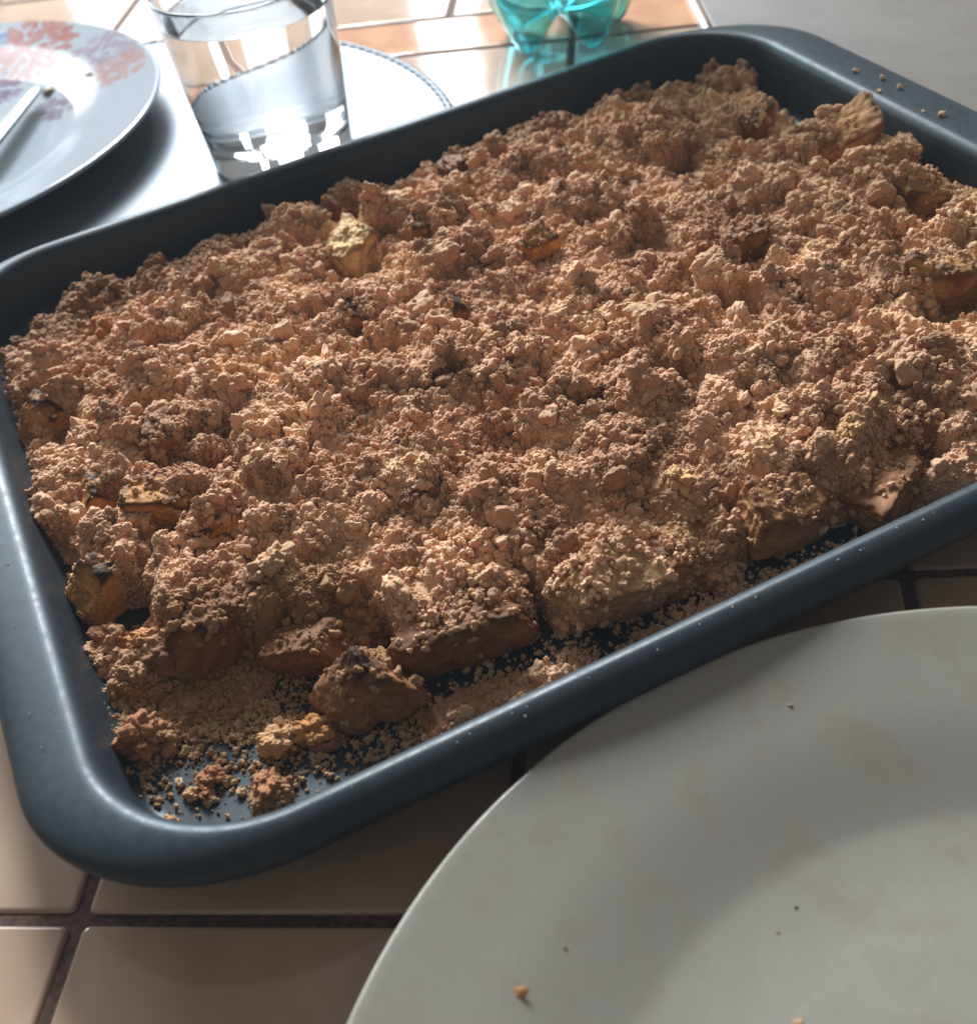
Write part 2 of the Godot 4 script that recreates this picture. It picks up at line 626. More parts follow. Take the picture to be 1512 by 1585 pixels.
func apple_chunk(cut: Dictionary) -> MeshInstance3D:
	# convex chunk between softly joined planes, its edges browned
	var level: int = 5 if maxf(cut.size.x, cut.size.z) > 15.0 else 4
	var base := ico_sphere(level)
	var src: PackedVector3Array = base[0]
	var r := RandomNumberGenerator.new()
	r.seed = cut.seed
	var pn := []
	var ph := []
	var hs: Vector3 = cut.size * 0.5
	for ax in [[Vector3(1, 0, 0), hs.x], [Vector3(-1, 0, 0), hs.x], [Vector3(0, 0, 1), hs.z], [Vector3(0, 0, -1), hs.z], [Vector3(0, 1, 0), hs.y], [Vector3(0, -1, 0), hs.y]]:
		pn.append((ax[0] + Vector3(r.randfn(0, 0.2), r.randfn(0, 0.16), r.randfn(0, 0.2))).normalized())
		ph.append(ax[1])
	for k in 3:
		var d := Vector3(r.randfn(0, 1), r.randfn(0.5, 0.7), r.randfn(0, 1)).normalized()
		pn.append(d)
		ph.append((absf(d.x) * hs.x + absf(d.y) * hs.y + absf(d.z) * hs.z) * r.randf_range(0.66, 0.84))
	if cut.has("peak"):     # a slanting roof that leaves a ridge
		pn.append(Vector3(0.75, 0.66, 0.1).normalized()); ph.append(hs.y * 0.72)
		pn.append(Vector3(-0.8, 0.6, 0.15).normalized()); ph.append(hs.y * 0.78)
	var nb := noise(0.11, cut.seed, 3)
	var nf := noise(0.4, cut.seed + 9, 2)
	var v := PackedVector3Array()
	var col := PackedColorArray()
	v.resize(src.size())
	col.resize(src.size())
	var flesh: Color = cut.flesh
	var brown := Color(0.20, 0.075, 0.028)
	var black := Color(0.035, 0.02, 0.013)
	for i in src.size():
		var d := src[i]
		var sum := 0.0
		var big := 0.0
		for k in pn.size():
			var q: float = maxf(0.0, pn[k].dot(d) / ph[k])
			if q > 0.0:
				var e := pow(q * 8.0, 10.0)
				sum += e
				big = maxf(big, e)
		var rad := 8.0 / pow(sum, 1.0 / 10.0)
		var q3 := d * rad
		var nn := nb.get_noise_3dv(q3)
		q3 *= 1.0 + 0.17 * nn + 0.045 * nf.get_noise_3dv(q3)
		v[i] = q3 * 0.001
		var edge := clampf((sum / big - 1.0) * 1.2, 0.0, 1.0)
		var up := clampf(q3.y / hs.y, -1.0, 1.0)
		var t := clampf(edge * (0.55 + 0.5 * up) + 0.35 * nn + cut.brown, 0.0, 1.0)
		var c := flesh.lerp(brown, t)
		c *= 1.0 + 0.26 * nf.get_noise_3d(q3.x * 0.35, q3.y * 2.2, q3.z * 0.35)
		c = c.lerp(flesh * 0.72, clampf(0.5 * nf.get_noise_3dv(q3 * 0.5) + 0.1, 0.0, 0.5))
		var ch: float = cut.char * (smoothstep(0.35, 0.95, up + 0.35 * nn) * (0.35 + 0.65 * edge))
		col[i] = c.lerp(black, clampf(ch, 0.0, 0.95))
	var o := put("apple_chunk", smooth_mesh(v, base[1], col), M.apple)
	var b := Basis(Vector3.UP, TRAY_TURN) * Basis.from_euler(cut.turn)
	o.transform = Transform3D(b, tray_point(cut.at.x, cut.at.y + FLOOR, cut.at.z))
	tag(o, cut.label, "apple chunk", "baked apple chunks in the crumble")
	# crumbs that stick to its upper faces
	var inv := Basis.from_euler(cut.turn)
	var cn: PackedVector3Array = o.mesh.surface_get_arrays(0)[Mesh.ARRAY_NORMAL]
	var want := int(cut.coat * hs.x * hs.z * 3.0)
	for k in want * 3:
		var i := rng.randi() % v.size()
		var wn := inv * cn[i]
		if wn.y < 0.3 and rng.randf() > 0.04 * cut.coat: continue
		var at: Vector3 = inv * (v[i] * 1000.0) + Vector3(cut.at.x, cut.at.y + FLOOR, cut.at.z)
		var rr := 0.45 + 1.3 * pow(rng.randf(), 3.0)
		add_crumb(inst, rng.randi() % 4, at + wn * rr * 0.3, rr, crumb_colour(at.x, at.z, at.y))
		want -= 1
		if want <= 0: break
	return o

func crumble() -> void:
	n_low = noise(0.022, 101, 2)
	n_mid = noise(0.09, 102, 3)
	n_brown = noise(0.02, 103, 4)
	n_size = noise(0.03, 104, 2)
	for k in 12:
		inst.append([])
		loose.append([])
	# --- where the topping lies
	var poly := PackedVector2Array([Vector2(-181, -112), Vector2(-174, -130), Vector2(-158, -143), Vector2(-105, -149), Vector2(-60, -145), Vector2(-22, -146), Vector2(40, -146), Vector2(100, -146), Vector2(150, -142), Vector2(170, -120), Vector2(173, -80), Vector2(172, -50), Vector2(171, 0), Vector2(179, 60), Vector2(179, 112), Vector2(172, 146), Vector2(120, 149), Vector2(64, 143), Vector2(36, 132), Vector2(8, 122), Vector2(-7, 131), Vector2(-30, 120), Vector2(-57, 126), Vector2(-70, 122), Vector2(-102, 106), Vector2(-122, 94), Vector2(-137, 88), Vector2(-158, 78), Vector2(-166, 56), Vector2(-180, 36), Vector2(-182, 0), Vector2(-181, -60)])
	var cw := 94
	var chh := 80
	var dist := PackedFloat32Array()
	dist.resize(cw * chh)
	for j in chh:
		for i in cw:
			var p := Vector2(-186.0 + i * 4.0, -158.0 + j * 4.0)
			var d := 1e9
			for k in poly.size():
				d = minf(d, p.distance_to(Geometry2D.get_closest_point_to_segment(p, poly[k], poly[(k + 1) % poly.size()])))
			dist[j * cw + i] = d if Geometry2D.is_point_in_polygon(p, poly) else -d
	H.resize(GU * GV)
	for j in GV:
		var v := j * CELL - 158.0
		var fj := j * CELL / 4.0
		var j0 := mini(int(fj), chh - 2)
		var tj := fj - j0
		for i in GU:
			var u := i * CELL - 186.0
			var fi := i * CELL / 4.0
			var i0 := mini(int(fi), cw - 2)
			var ti := fi - i0
			var k := j0 * cw + i0
			var d := lerpf(lerpf(dist[k], dist[k + 1], ti), lerpf(dist[k + cw], dist[k + cw + 1], ti), tj)
			d += 3.5 * n_mid.get_noise_2d(u, v)
			var h := -1.0
			if d > 0.0:
				var rim := 1.0 - exp(-d / (26.0 if u < -90.0 and v < -60.0 else 8.0 if v > -60.0 and u > -150.0 else 17.0))
				h = rim * (18.5 + 8.0 * n_low.get_noise_2d(u * 0.8 + v * 0.5, v * 1.5 - u * 0.4)) + 2.6 * n_mid.get_noise_2d(u * 1.5, v * 1.5) * minf(d / 6.0, 1.0)
			H[j * GU + i] = h
	# --- hidden chunks lift the topping into mounds
	var spots := []
	for tries in 6000:
		var p := Vector2(rng.randf_range(-180, 180), rng.randf_range(-148, 150))
		var ok: bool = Geometry2D.is_point_in_polygon(p, poly) and hat(p.x, p.y) > 9.0
		if ok:
			for q in spots:
				if q.distance_to(p) < 20.0:
					ok = false
					break
		if ok and rng.randf() < 0.5: spots.append(p)
	for p in spots:
		var base := hat(p.x, p.y)
		stamp(p.x, p.y, rng.randf_range(9, 20), rng.randf_range(8, 15), base - 3.0, rng.randf_range(3.5, 10.0), rng.randf() * TAU, rng.randf_range(1.6, 3.0))
	# slump the mounds a little: no heap of crumbs stands upright
	for pass_ in 2:
		var old := H.duplicate()
		for j in range(2, GV - 2):
			for i in range(2, GU - 2):
				var k := j * GU + i
				if old[k] > 0.0: H[k] = (old[k] * 2.0 + old[k - 2] + old[k + 2] + old[k - GU * 2] + old[k + GU * 2]) / 6.0
	# --- thin heaps on the bare floor
	for q in [[-163, 74, 13, 10, 8.0], [-172, 60, 9, 12, 5.0], [-172, 99, 9, 6, 5.5], [-150, 92, 18, 10, 3.0], [-138, 118, 8, 6, 4.0], [-128, 124, 6, 5, 4.0], [-97, 136, 22, 7, 4.0], [-74, 141, 18, 7, 5.0], [-112, 132, 12, 6, 3.0], [-148, 134, 6, 5, 3.5], [-24, 139, 12, 6, 3.0]]:
		stamp(q[0], q[1], q[2], q[3], -0.6, q[4], rng.randf_range(-0.3, 0.3), 1.6)
	# --- gaps
	for g in [[60.6, 38.7, 6, 10, 4.0], [-60, 118, 3.0, 14, -0.5], [-30, 122, 4, 12, -0.5], [-100, 106, 4, 8, 0.0], [-154, 38, 4, 10, -0.5], [-176, 20, 5, 8, -0.5], [12, 44, 12, 4, 8.0], [-66, -45, 9, 5, 7.0], [-123, 12, 9, 5, 4.0], [-118, -2, 10, 4, 6.0], [-44, 22, 9, 4, 10.0], [-85, -20, 10, 4, 9.0], [100, -60, 8, 4, 10.0], [30, 84, 6, 4, 8.0], [-10, 60, 9, 4, 9.0], [130, 40, 9, 4, 8.0], [62, -105, 8, 4, 9.0], [-100, 40, 6, 4, 9.0], [-23, -86, 9, 5, 11.0], [5, 136, 7, 6, -0.5], [-26, 137, 6, 6, -0.5], [150, 20, 8, 5, 10.0], [104, 20, 7, 4, 12.0], [-20, -30, 10, 4, 13.0], [70, -70, 9, 4, 14.0], [-140, -30, 7, 4, 10.0]]:
		carve(g[0], g[1], g[2], g[3], g[4])
	# --- exposed chunks: the topping is open on the side that faces the viewer
	var golden := Color(0.58, 0.27, 0.08)
	var amber := Color(0.37, 0.18, 0.075)
	var rusty := Color(0.27, 0.12, 0.055)
	var pale := Color(0.58, 0.37, 0.165)
	# at (u, middle height, v), size, turn, flesh, brown, char, coat, open floor height, label
	var cuts := [
		[-141, 10, 77, 35, 22, 16, 0.1, 0.12, rusty, 0.12, 0.7, 0.4, 0.5, "broad dark brown apple slab standing at the front left of the crumble"],
		[-122, 7, 97, 21, 15, 13, -0.3, 0.1, rusty, 0.05, 0.5, 0.3, 0.5, "small brown apple wedge just right of the broad dark slab"],
		[-114, 10, 120, 27, 21, 18, 0.25, -0.2, rusty, 0.1, 1.9, 0.12, -0.5, "lone apple chunk with a charred pointed top, on bare tray floor"],
		[-82, 9, 115, 37, 19, 17, -0.12, 0.05, rusty, 0.05, 0.5, 0.5, 0.3, "long brown apple slab with a crumb covered back at the front of the crumble"],
		[-44, 15, 128, 24, 31, 17, 0.15, 0.42, Color(0.56, 0.33, 0.16), -0.05, 0.1, 1.7, 0.0, "upright crumb coated apple block leaning against the front rim"],
		[-16, 7, 124, 29, 14, 16, -0.25, 0.1, amber, 0.0, 0.3, 0.3, 0.0, "flat orange brown apple slab right of the upright crumb coated block"],
		[16, 9, 127, 32, 17, 17, -0.35, 0.15, amber, 0.1, 0.3, 0.22, 0.0, "large soft amber apple piece near the middle of the front rim"],
		[50, 6, 130, 30, 14, 18, 0.3, 0.1, amber, 0.2, 0.3, 0.15, 0.0, "amber apple piece against the front rim towards the right edge"],
		[72, 12, 119, 18, 16, 15, -0.5, 0.1, rusty, 0.1, 0.2, 0.4, 2.0, "dark orange apple piece beside a black gap at the right edge"],
		[-168, 9, 37, 25, 19, 15, 0.3, 0.05, golden, -0.1, 1.5, 0.12, -0.5, "glowing golden apple chunk with a charred peak beside the left wall"],
		[-161, 10, -4, 19, 16, 14, -0.2, 0.1, golden, 0.0, 1.2, 0.25, 2.0, "amber apple chunk with a burnt corner by the left wall, above the golden one"],
		[-141, 13, 18, 24, 18, 15, -0.45, 0.3, golden, -0.1, 0.8, 0.35, 5.0, "yellow apple wedge with browned ridge right of the burnt cornered chunk"],
		[-133, 13, 36, 20, 15, 14, 0.4, 0.2, golden, -0.05, 0.6, 0.5, 7.0, "amber apple piece peeking out above the broad dark slab"],
		[-167, 9, -62, 18, 16, 14, 0.5, 0.2, golden, 0.1, 1.6, 0.08, 1.0, "blackened apple end with an orange glint at the far left wall"],
		[-136, 17, -9, 15, 14, 12, 0.1, 0.1, rusty, 0.0, 0.4, 0.8, 12.0, "brown apple cube half buried left of the middle"],
		[-36, 17, -84, 23, 17, 17, 0.6, 0.25, pale, -0.15, 0.05, 0.08, 9.0, "pale yellow apple piece with bare side in the back left part"],
		[-23, 10, -124, 24, 15, 13, 0.1, 0.1, rusty, 0.15, 0.5, 0.5, 8.0, "brown apple slab along the back wall behind the pale yellow piece"],
		[26, 10, -129, 15, 14, 12, 0.4, 0.1, rusty, 0.25, 0.7, 0.2, 8.0, "small dark apple tip at the middle of the back wall"],
		[21, 22, -34, 13, 11, 11, 0.3, 0.2, golden, 0.05, 0.9, 0.4, 16.0, "little orange apple tip with a brown ridge in the middle of the crumble"],
		[-22, 20, -14, 11, 12, 10, 0.0, 0.1, amber, 0.2, 1.5, 0.1, 15.0, "little blackened apple tip in a hollow left of the middle"],
		[82, 21, 13, 16, 15, 12, -0.3, 0.2, rusty, 0.1, 0.4, 0.6, 14.0, "brown pointed apple piece right of the middle of the crumble"],
		[156, 18, -29, 30, 16, 15, -0.5, 0.2, Color(0.52, 0.27, 0.11), -0.08, 0.4, 0.08, 7.0, "large smooth orange apple slice with a dark rim near the right wall"],
		[122, 19, 71, 26, 19, 17, -0.45, 0.1, Color(0.44, 0.23, 0.085), -0.05, 0.5, 0.12, 9.0, "big orange apple slice at the right edge of the picture"],
		[156, 17, 20, 20, 15, 14, -0.3, 0.2, Color(0.44, 0.23, 0.10), 0.0, 0.6, 0.4, 9.0, "crumbly orange apple chunk by the right wall"],
		[80, 11, -129, 18, 14, 12, 0.2, 0.1, rusty, 0.3, 0.4, 0.4, 8.0, "blurred brown apple piece at the back wall, right of the small dark tip"],
		[160, 10, -120, 16, 16, 13, 0.6, 0.1, rusty, 0.3, 0.5, 0.3, 8.0, "brown apple piece tucked into the far back corner of the tray"],
		[120, 10, -132, 17, 14, 12, -0.1, 0.1, rusty, 0.3, 0.4, 0.4, 8.0, "dark apple piece at the back wall just left of the far corner"],
		[-10, 20, -77, 14, 13, 11, 0.3, 0.3, amber, 0.25, 0.7, 0.6, 13.0, "browned apple corner right of the pale yellow piece"],
		[-54, 19, -36, 18, 12, 12, -0.2, 0.1, amber, 0.3, 1.2, 0.5, 14.0, "scorched reddish apple end left of the little blackened tip"],
		[-74, 10, -128, 18, 13, 12, 0.2, 0.1, rusty, 0.3, 0.5, 0.4, 7.0, "brown apple piece at the left part of the back wall"],
		[140, 20, -66, 15, 12, 12, 0.4, 0.2, rusty, 0.25, 1.0, 0.7, 12.0, "burnt ended apple piece just behind the large smooth orange slice"],
	]
	for q in cuts:
		if q[12] < 30.0:
			var dirc := Vector2(-147.0 - q[0], 347.0 - q[2]).normalized()
			var c: Vector2 = Vector2(q[0], q[2]) + dirc * (q[5] * 0.5 + 5.0)
			carve(c.x, c.y, q[3] * 0.52, 8.0, q[12], 0.0)
			stamp(q[0] - dirc.x * 5.0, q[2] - dirc.y * 5.0, q[3] * 0.36, q[5] * 0.34, 0.0, q[1] + q[4] * 0.12, 0.0, 2.6)
	# --- lumps of dough in three sizes
	var free := func() -> Vector2: return Vector2(rng.randf_range(-183, 183), rng.randf_range(-150, 153))
	var lumps := []
	for k in 1700:
		var p: Vector2 = free.call()
		var h := hat(p.x, p.y)
		if h < 5.0: continue
		var r := 2.2 + 4.6 * pow(rng.randf(), 2.4)
		if n_size.get_noise_2d(p.x, p.y) < -0.1: r *= 0.6
		lumps.append([p, r])
	for q in lumps:
		var p: Vector2 = q[0]
		var r: float = q[1]
		stamp(p.x, p.y, r * rng.randf_range(0.8, 1.35), r * rng.randf_range(0.7, 1.1), hat(p.x, p.y) - r * 0.35, r * rng.randf_range(0.6, 1.15), rng.randf() * TAU, 2.4)
	for k in 9000:
		var p: Vector2 = free.call()
		var h := hat(p.x, p.y)
		if h < 1.5 or n_size.get_noise_2d(p.x, p.y) < -0.05: continue
		var r := rng.randf_range(1.2, 2.6)
		stamp(p.x, p.y, r * rng.randf_range(0.8, 1.4), r * rng.randf_range(0.7, 1.1), h - r * 0.3, r * 0.75, rng.randf() * TAU, 2.0)
	# --- the crust itself
	var grain := noise(0.62, 105, 1, FastNoiseLite.TYPE_CELLULAR)
	grain.cellular_return_type = FastNoiseLite.RETURN_DISTANCE
	var vv := PackedVector3Array()
	var nn := PackedVector3Array()
	var cc := PackedColorArray()
	vv.resize(GU * GV)
	nn.resize(GU * GV)
	cc.resize(GU * GV)
	for k in GU * GV:
		var u := (k % GU) * CELL - 186.0
		var v := (k / GU) * CELL - 158.0
		var y := H[k]
		if y > 0.3: y += 0.55 - 0.9 * (grain.get_noise_3d(u, y * 1.2, v) + 1.0) * 0.5
		vv[k] = Vector3(u, y + FLOOR, v) * 0.001
		cc[k] = crumb_colour(u, v, y + FLOOR)
	for k in GU * GV:
		var i := k % GU
		var j := k / GU
		var a := vv[k + 1 if i < GU - 1 else k] - vv[k - 1 if i > 0 else k]
		var b := vv[k + GU if j < GV - 1 else k] - vv[k - GU if j > 0 else k]
		nn[k] = b.cross(a).normalized()
	var ii := PackedInt32Array()
	for j in GV - 1:
		for i in GU - 1:
			var k := j * GU + i
			if maxf(maxf(H[k], H[k + 1]), maxf(H[k + GU], H[k + GU + 1])) < 0.0: continue
			ii.append(k); ii.append(k + 1); ii.append(k + GU)
			ii.append(k + 1); ii.append(k + GU + 1); ii.append(k + GU)
	var top := put("crumble_topping", raw_mesh(vv, nn, ii, cc), M.crumb)
	top.position = TRAY_AT
	top.rotation.y = TRAY_TURN
	tag(top, "golden brown oat crumble topping heaped over apple pieces, filling the baking tray", "crumble", "", "stuff")
	# --- apple chunks
	var sd := 300
	for q in cuts:
		sd += 1
		var cut := {"at": Vector3(q[0], q[1], q[2]), "size": Vector3(q[3], q[4], q[5]), "turn": Vector3(q[7], q[6], rng.randf_range(-0.15, 0.15)), "flesh": q[8], "brown": q[9], "char": q[10], "coat": q[11], "label": q[13], "seed": sd}
		if q[10] >= 1.2: cut.peak = true
		apple_chunk(cut)
	# --- crumbs on the topping
	for q in lumps:
		if q[1] < 2.7 or rng.randf() < 0.3: continue
		var p: Vector2 = q[0]
		var r: float = q[1] * rng.randf_range(0.6, 0.85)
		var h := hat(p.x, p.y)
		add_crumb(inst, 4 + rng.randi() % 4, Vector3(p.x, h + FLOOR + r * 0.05, p.y), r * 1.25, crumb_colour(p.x, p.y, h + 6.0), 0.9)
	# smooth nuggets of dough, most of them on the left
	for k in 900:
		var p: Vector2 = free.call()
		var h := hat(p.x, p.y)
		if h < 3.0 or rng.randf() > clampf(0.45 - p.x / 260.0, 0.16, 0.95) or n_size.get_noise_2d(p.x + 90.0, p.y) < -0.12: continue
		var r := 1.7 + 2.9 * pow(rng.randf(), 2.2)
		add_crumb(inst, 8 + rng.randi() % 4, Vector3(p.x, h + FLOOR + r * 0.22, p.y), r, crumb_colour(p.x, p.y, h + 4.0), 1.0)
	var specs := [[6500, 1.4, 2.5, 4], [34000, 0.75, 1.4, 0], [170000, 0.25, 0.65, 0]]
	for sp in specs:
		for k in sp[0]:
			var p: Vector2 = free.call()
			var h := hat(p.x, p.y)
			if h < 0.4: continue
			var n := normal_at(p.x, p.y)
			if n_size.get_noise_2d(p.x, p.y) < -0.02 and sp[1] > 0.5 and rng.randf() < 0.6: continue
			var r := rng.randf_range(sp[1], sp[2])
			var at := Vector3(p.x, h + FLOOR, p.y) + n * r * (rng.randf_range(-0.15, 0.3) if sp[1] < 0.5 else rng.randf_range(0.0, 0.4))
			var c := crumb_colour(p.x, p.y, at.y)
			add_crumb(inst, (sp[3] if rng.randf() < 0.7 else 0) + rng.randi() % 4, at, r * 1.2, c)
			if n.y < 0.5 and sp[1] < 1.0:      # steep sides carry crumbs all the way down
				var lo_h := maxf(0.0, minf(minf(hat(p.x - 1.4, p.y), hat(p.x + 1.4, p.y)), minf(hat(p.x, p.y - 1.4), hat(p.x, p.y + 1.4))))
				for m in mini(4, int((h - lo_h) / (2.2 * r))):
					var side := Vector3(n.x, 0, n.z).normalized() * rng.randf_range(0.1, 0.9)
					add_crumb(inst, rng.randi() % 4, Vector3(p.x + rng.randfn(0, 0.4), rng.randf_range(lo_h, h) + FLOOR, p.y + rng.randfn(0, 0.4)) + side, r * 1.2, c)
	# --- loose crumbs on the bare floor
	for q in [[-173, 78, 7, 26, 900], [-155, 100, 22, 10, 1500], [-140, 108, 16, 8, 500], [-176, 108, 4, 8, 90], [-160, 122, 14, 7, 110], [-142, 128, 12, 7, 150], [-95, 134, 30, 8, 900], [-125, 120, 12, 8, 250], [-181, 60, 1.6, 40, 130], [-180.5, 0, 1.6, 40, 80], [-20, 140, 26, 6, 900], [-58, 136, 6, 8, 260], [20, 143, 26, 5, 500], [110, 147, 60, 3, 150], [176, 60, 3, 40, 40], [-184, 20, 1.4, 60, 60]]:
		for k in q[4]:
			var u: float = q[0] + rng.randfn(0, 1) * q[2] * 0.6
			var v: float = q[1] + rng.randfn(0, 1) * q[3] * 0.6
			if absf(u) > 183.5 or v > 151.0 or hat(u, v) > 0.6: continue
			if u < -150.0 and v > 116.0 and Vector2(u + 143.0, v - 116.0).length() > 36.0: continue
			var r := 0.28 + 0.95 * pow(rng.randf(), 2.5)
			var lift := maxf(0.0, absf(u) - 178.0) * 1.3
			add_crumb(loose, rng.randi() % 4, Vector3(u, FLOOR + r * 0.6 + lift, v), r, crumb_colour(u, v, 6.0).lerp(Color(0.62, 0.46, 0.27), rng.randf() * 0.6))
	for k in 62:       # dust of crumbs on the rim
		var r := rng.randf_range(0.16, 0.36)
		if k < 34: add_crumb(loose, rng.randi() % 4, Vector3(rng.randf_range(-140, 180), RIM + r * 0.3 - 0.35, 160.6 + absf(rng.randfn(0, 1.6))), r, Color(0.62, 0.52, 0.40))
		else: add_crumb(loose, rng.randi() % 4, Vector3(-187.5 - absf(rng.randfn(0, 4.0)), RIM - 0.1, rng.randf_range(-90, 110)), r * 0.8, Color(0.62, 0.52, 0.40))
	var shapes := []
	for k in 4: shapes.append(cluster_shape(400 + k, 3, 5, 0.34, 0.66) if k < 3 else crumb_shape(400 + k, 3, 8, 0.05))
	for k in 4: shapes.append(cluster_shape(420 + k, 4, 26, 0.16, 0.40))
	for k in 4: shapes.append(crumb_shape(460 + k, 4, 7, 0.14))
	for k in 5: shapes.append(cluster_shape(440 + k, 5, 46, 0.12, 0.34))
	for k in 12:
		if inst[k].size(): multi("crumbs", shapes[k], inst[k], top)
	var lo: MultiMeshInstance3D = null
	for k in 4:
		if not loose[k].size(): continue
		var o := multi("loose_crumbs", shapes[k], loose[k], lo)
		if lo == null:
			lo = o
			o.position = TRAY_AT
			o.rotation.y = TRAY_TURN
			tag(o, "fine loose crumbs scattered over the bare front corner of the tray floor", "crumbs", "", "stuff")
	M.shapes = shapes

func multi(called: String, mesh: Mesh, list: Array, parent: Node) -> MultiMeshInstance3D:
	var mm := MultiMesh.new()
	mm.transform_format = MultiMesh.TRANSFORM_3D
	mm.use_colors = true
	mm.mesh = mesh
	mm.instance_count = list.size()
	for i in list.size():
		mm.set_instance_transform(i, list[i][0])
		mm.set_instance_color(i, list[i][1])
	var o := MultiMeshInstance3D.new()
	o.multimesh = mm
	o.material_override = M.crumb
	o.name = called if parent else numbered(called)
	o.set_meta("kind", "stuff")
	(parent if parent else self).add_child(o, true)
	return o

# ------------------------------------------------------------------ plates, glass, bottle
func plate_top(r: float, R: float, h: float, well: float) -> float:
	var k := maxf(0.0, (r - well) / (R - well))
	return 0.0046 + 0.0048 * smoothstep(well * 0.80, well * 1.30, r) + (h - 0.0094) * pow(k, 1.15)

func plate_profile(R: float, h: float, well: float) -> Array:
	var pr := [Vector2(0.0001, 0.0015), Vector2(well * 0.78, 0.0015), Vector2(well * 0.8, 0.0), Vector2(well * 0.85, 0.0), Vector2(well * 0.87, 0.0015)]
	var top := []
	var n := 40
	for i in n + 1:
		var r := lerpf(R - 0.0018, well * 0.72, float(i) / n)
		top.append(Vector2(r, plate_top(r, R, h, well)))
	for i in range(n - 8, -1, -3):
		var q: Vector2 = top[i]
		if q.x > well * 0.9: pr.append(q - Vector2(-0.0004, 0.0031))
	pr.append_array(arc(Vector2(R - 0.0012, h - 0.0017), 0.0012, -60, 85, 6))
	pr.append_array(top)
	pr.append(Vector2(0.0001, 0.0045))
	return pr

func white_plate() -> void:
	var o := put("dinner_plate", lathe(plate_profile(0.1516, 0.0216, 0.098), 220), M.china)
	o.position = Vector3(0.0868, 0.0004, -0.0604)
	tag(o, "large plain white dinner plate with a few food specks in the foreground", "plate")

func flower_plate() -> void:
	var at := Vector3(-0.2728, 0.0022, -0.6573)
	var im := Image.create(512, 512, false, Image.FORMAT_RGB8)
	im.fill(lin(0.27, 0.29, 0.31))
	var r := RandomNumberGenerator.new()
	r.seed = 5
	# printed flowers: rings of petals round each centre, plate metres
	for fl in [[0.056, -0.100, 0.031, Color(0.80, 0.42, 0.36), 190], [0.102, -0.062, 0.026, Color(0.72, 0.62, 0.68), 110], [0.030, -0.066, 0.024, Color(0.52, 0.45, 0.55), 90], [0.020, -0.118, 0.020, Color(0.42, 0.55, 0.75), 70], [0.118, -0.04, 0.016, Color(0.82, 0.62, 0.58), 60], [0.085, -0.030, 0.018, Color(0.60, 0.52, 0.60), 50], [-0.08, 0.05, 0.03, Color(0.80, 0.45, 0.40), 100]]:
		for k in fl[4]:
			var a := r.randf() * TAU
			var d: float = fl[2] * sqrt(r.randf())
			var c := Vector2(fl[0] + cos(a) * d, fl[1] + sin(a) * d)
			var col: Color = fl[3].lerp(Color(0.92, 0.92, 0.94), 0.15 + r.randf() * 0.3) * 0.66
			var px := Vector2(256, 256) + c / 0.32 * 512.0
			var ln := r.randf_range(5, 13)
			for q in 7:
				var p := px + Vector2(cos(a), sin(a)) * ln * (q / 6.0 - 0.5)
				var w := int(1 + 2.2 * sin(PI * (q + 0.5) / 7.0))
				im.fill_rect(Rect2i(int(p.x) - w, int(p.y) - w, 2 * w, 2 * w), col)
	var m := mat(Color.WHITE, 0.14, 0.0, 0.3)
	m.albedo_texture = ImageTexture.create_from_image(im)
	m.uv1_scale = Vector3.ONE / 0.32
	m.uv1_offset = Vector3(0.5, 0.5, 0)
	var o := put("flowered_plate", lathe(plate_profile(0.144, 0.0194, 0.092), 160), m)
	o.position = at
	tag(o, "pale glazed plate printed with coral and mauve flowers, far left", "plate")
	# knife lying on it, its end towards the flowers
	var k := thing("table_knife", Vector3(-0.2022, 0.0150, -0.7010))
	tag(k, "steel table knife lying across the flowered plate", "knife")
	k.look_at_from_position(k.position, Vector3(-0.212, 0.0175, -0.642))
	k.position = Vector3(-0.2022, 0.0150, -0.7010)
	var sec := func(len0: float, len1: float, w0: float, w1: float, h0: float, h1: float) -> ArrayMesh:
		var v := PackedVector3Array()
		var idx := PackedInt32Array()
		var ns := 14
		var nr := 16
		for i in ns + 1:
			var t := float(i) / ns
			var cap := 1.0
			if t < 0.1: cap = sqrt(1.0 - pow(1.0 - t / 0.1, 2.0))
			if t > 0.9: cap = sqrt(1.0 - pow((t - 0.9) / 0.1, 2.0))
			cap = maxf(cap, 0.02)
			for j in nr:
				var a := TAU * j / nr
				v.append(Vector3(cos(a) * lerpf(w0, w1, t) * cap * 0.5, sin(a) * lerpf(h0, h1, t) * cap * 0.5, -lerpf(len0, len1, t)))
		for i in ns:
			for j in nr:
				var a := i * nr + j
				var b := i * nr + (j + 1) % nr
				idx.append_array(PackedInt32Array([a, b, a + nr, b, b + nr, a + nr]))
		return smooth_mesh(v, idx)
	put("handle", sec.call(0.0, 0.095, 0.0105, 0.014, 0.0035, 0.005), M.steel, k)
	put("blade", sec.call(0.09, 0.20, 0.016, 0.013, 0.0022, 0.0012), M.steel, k)

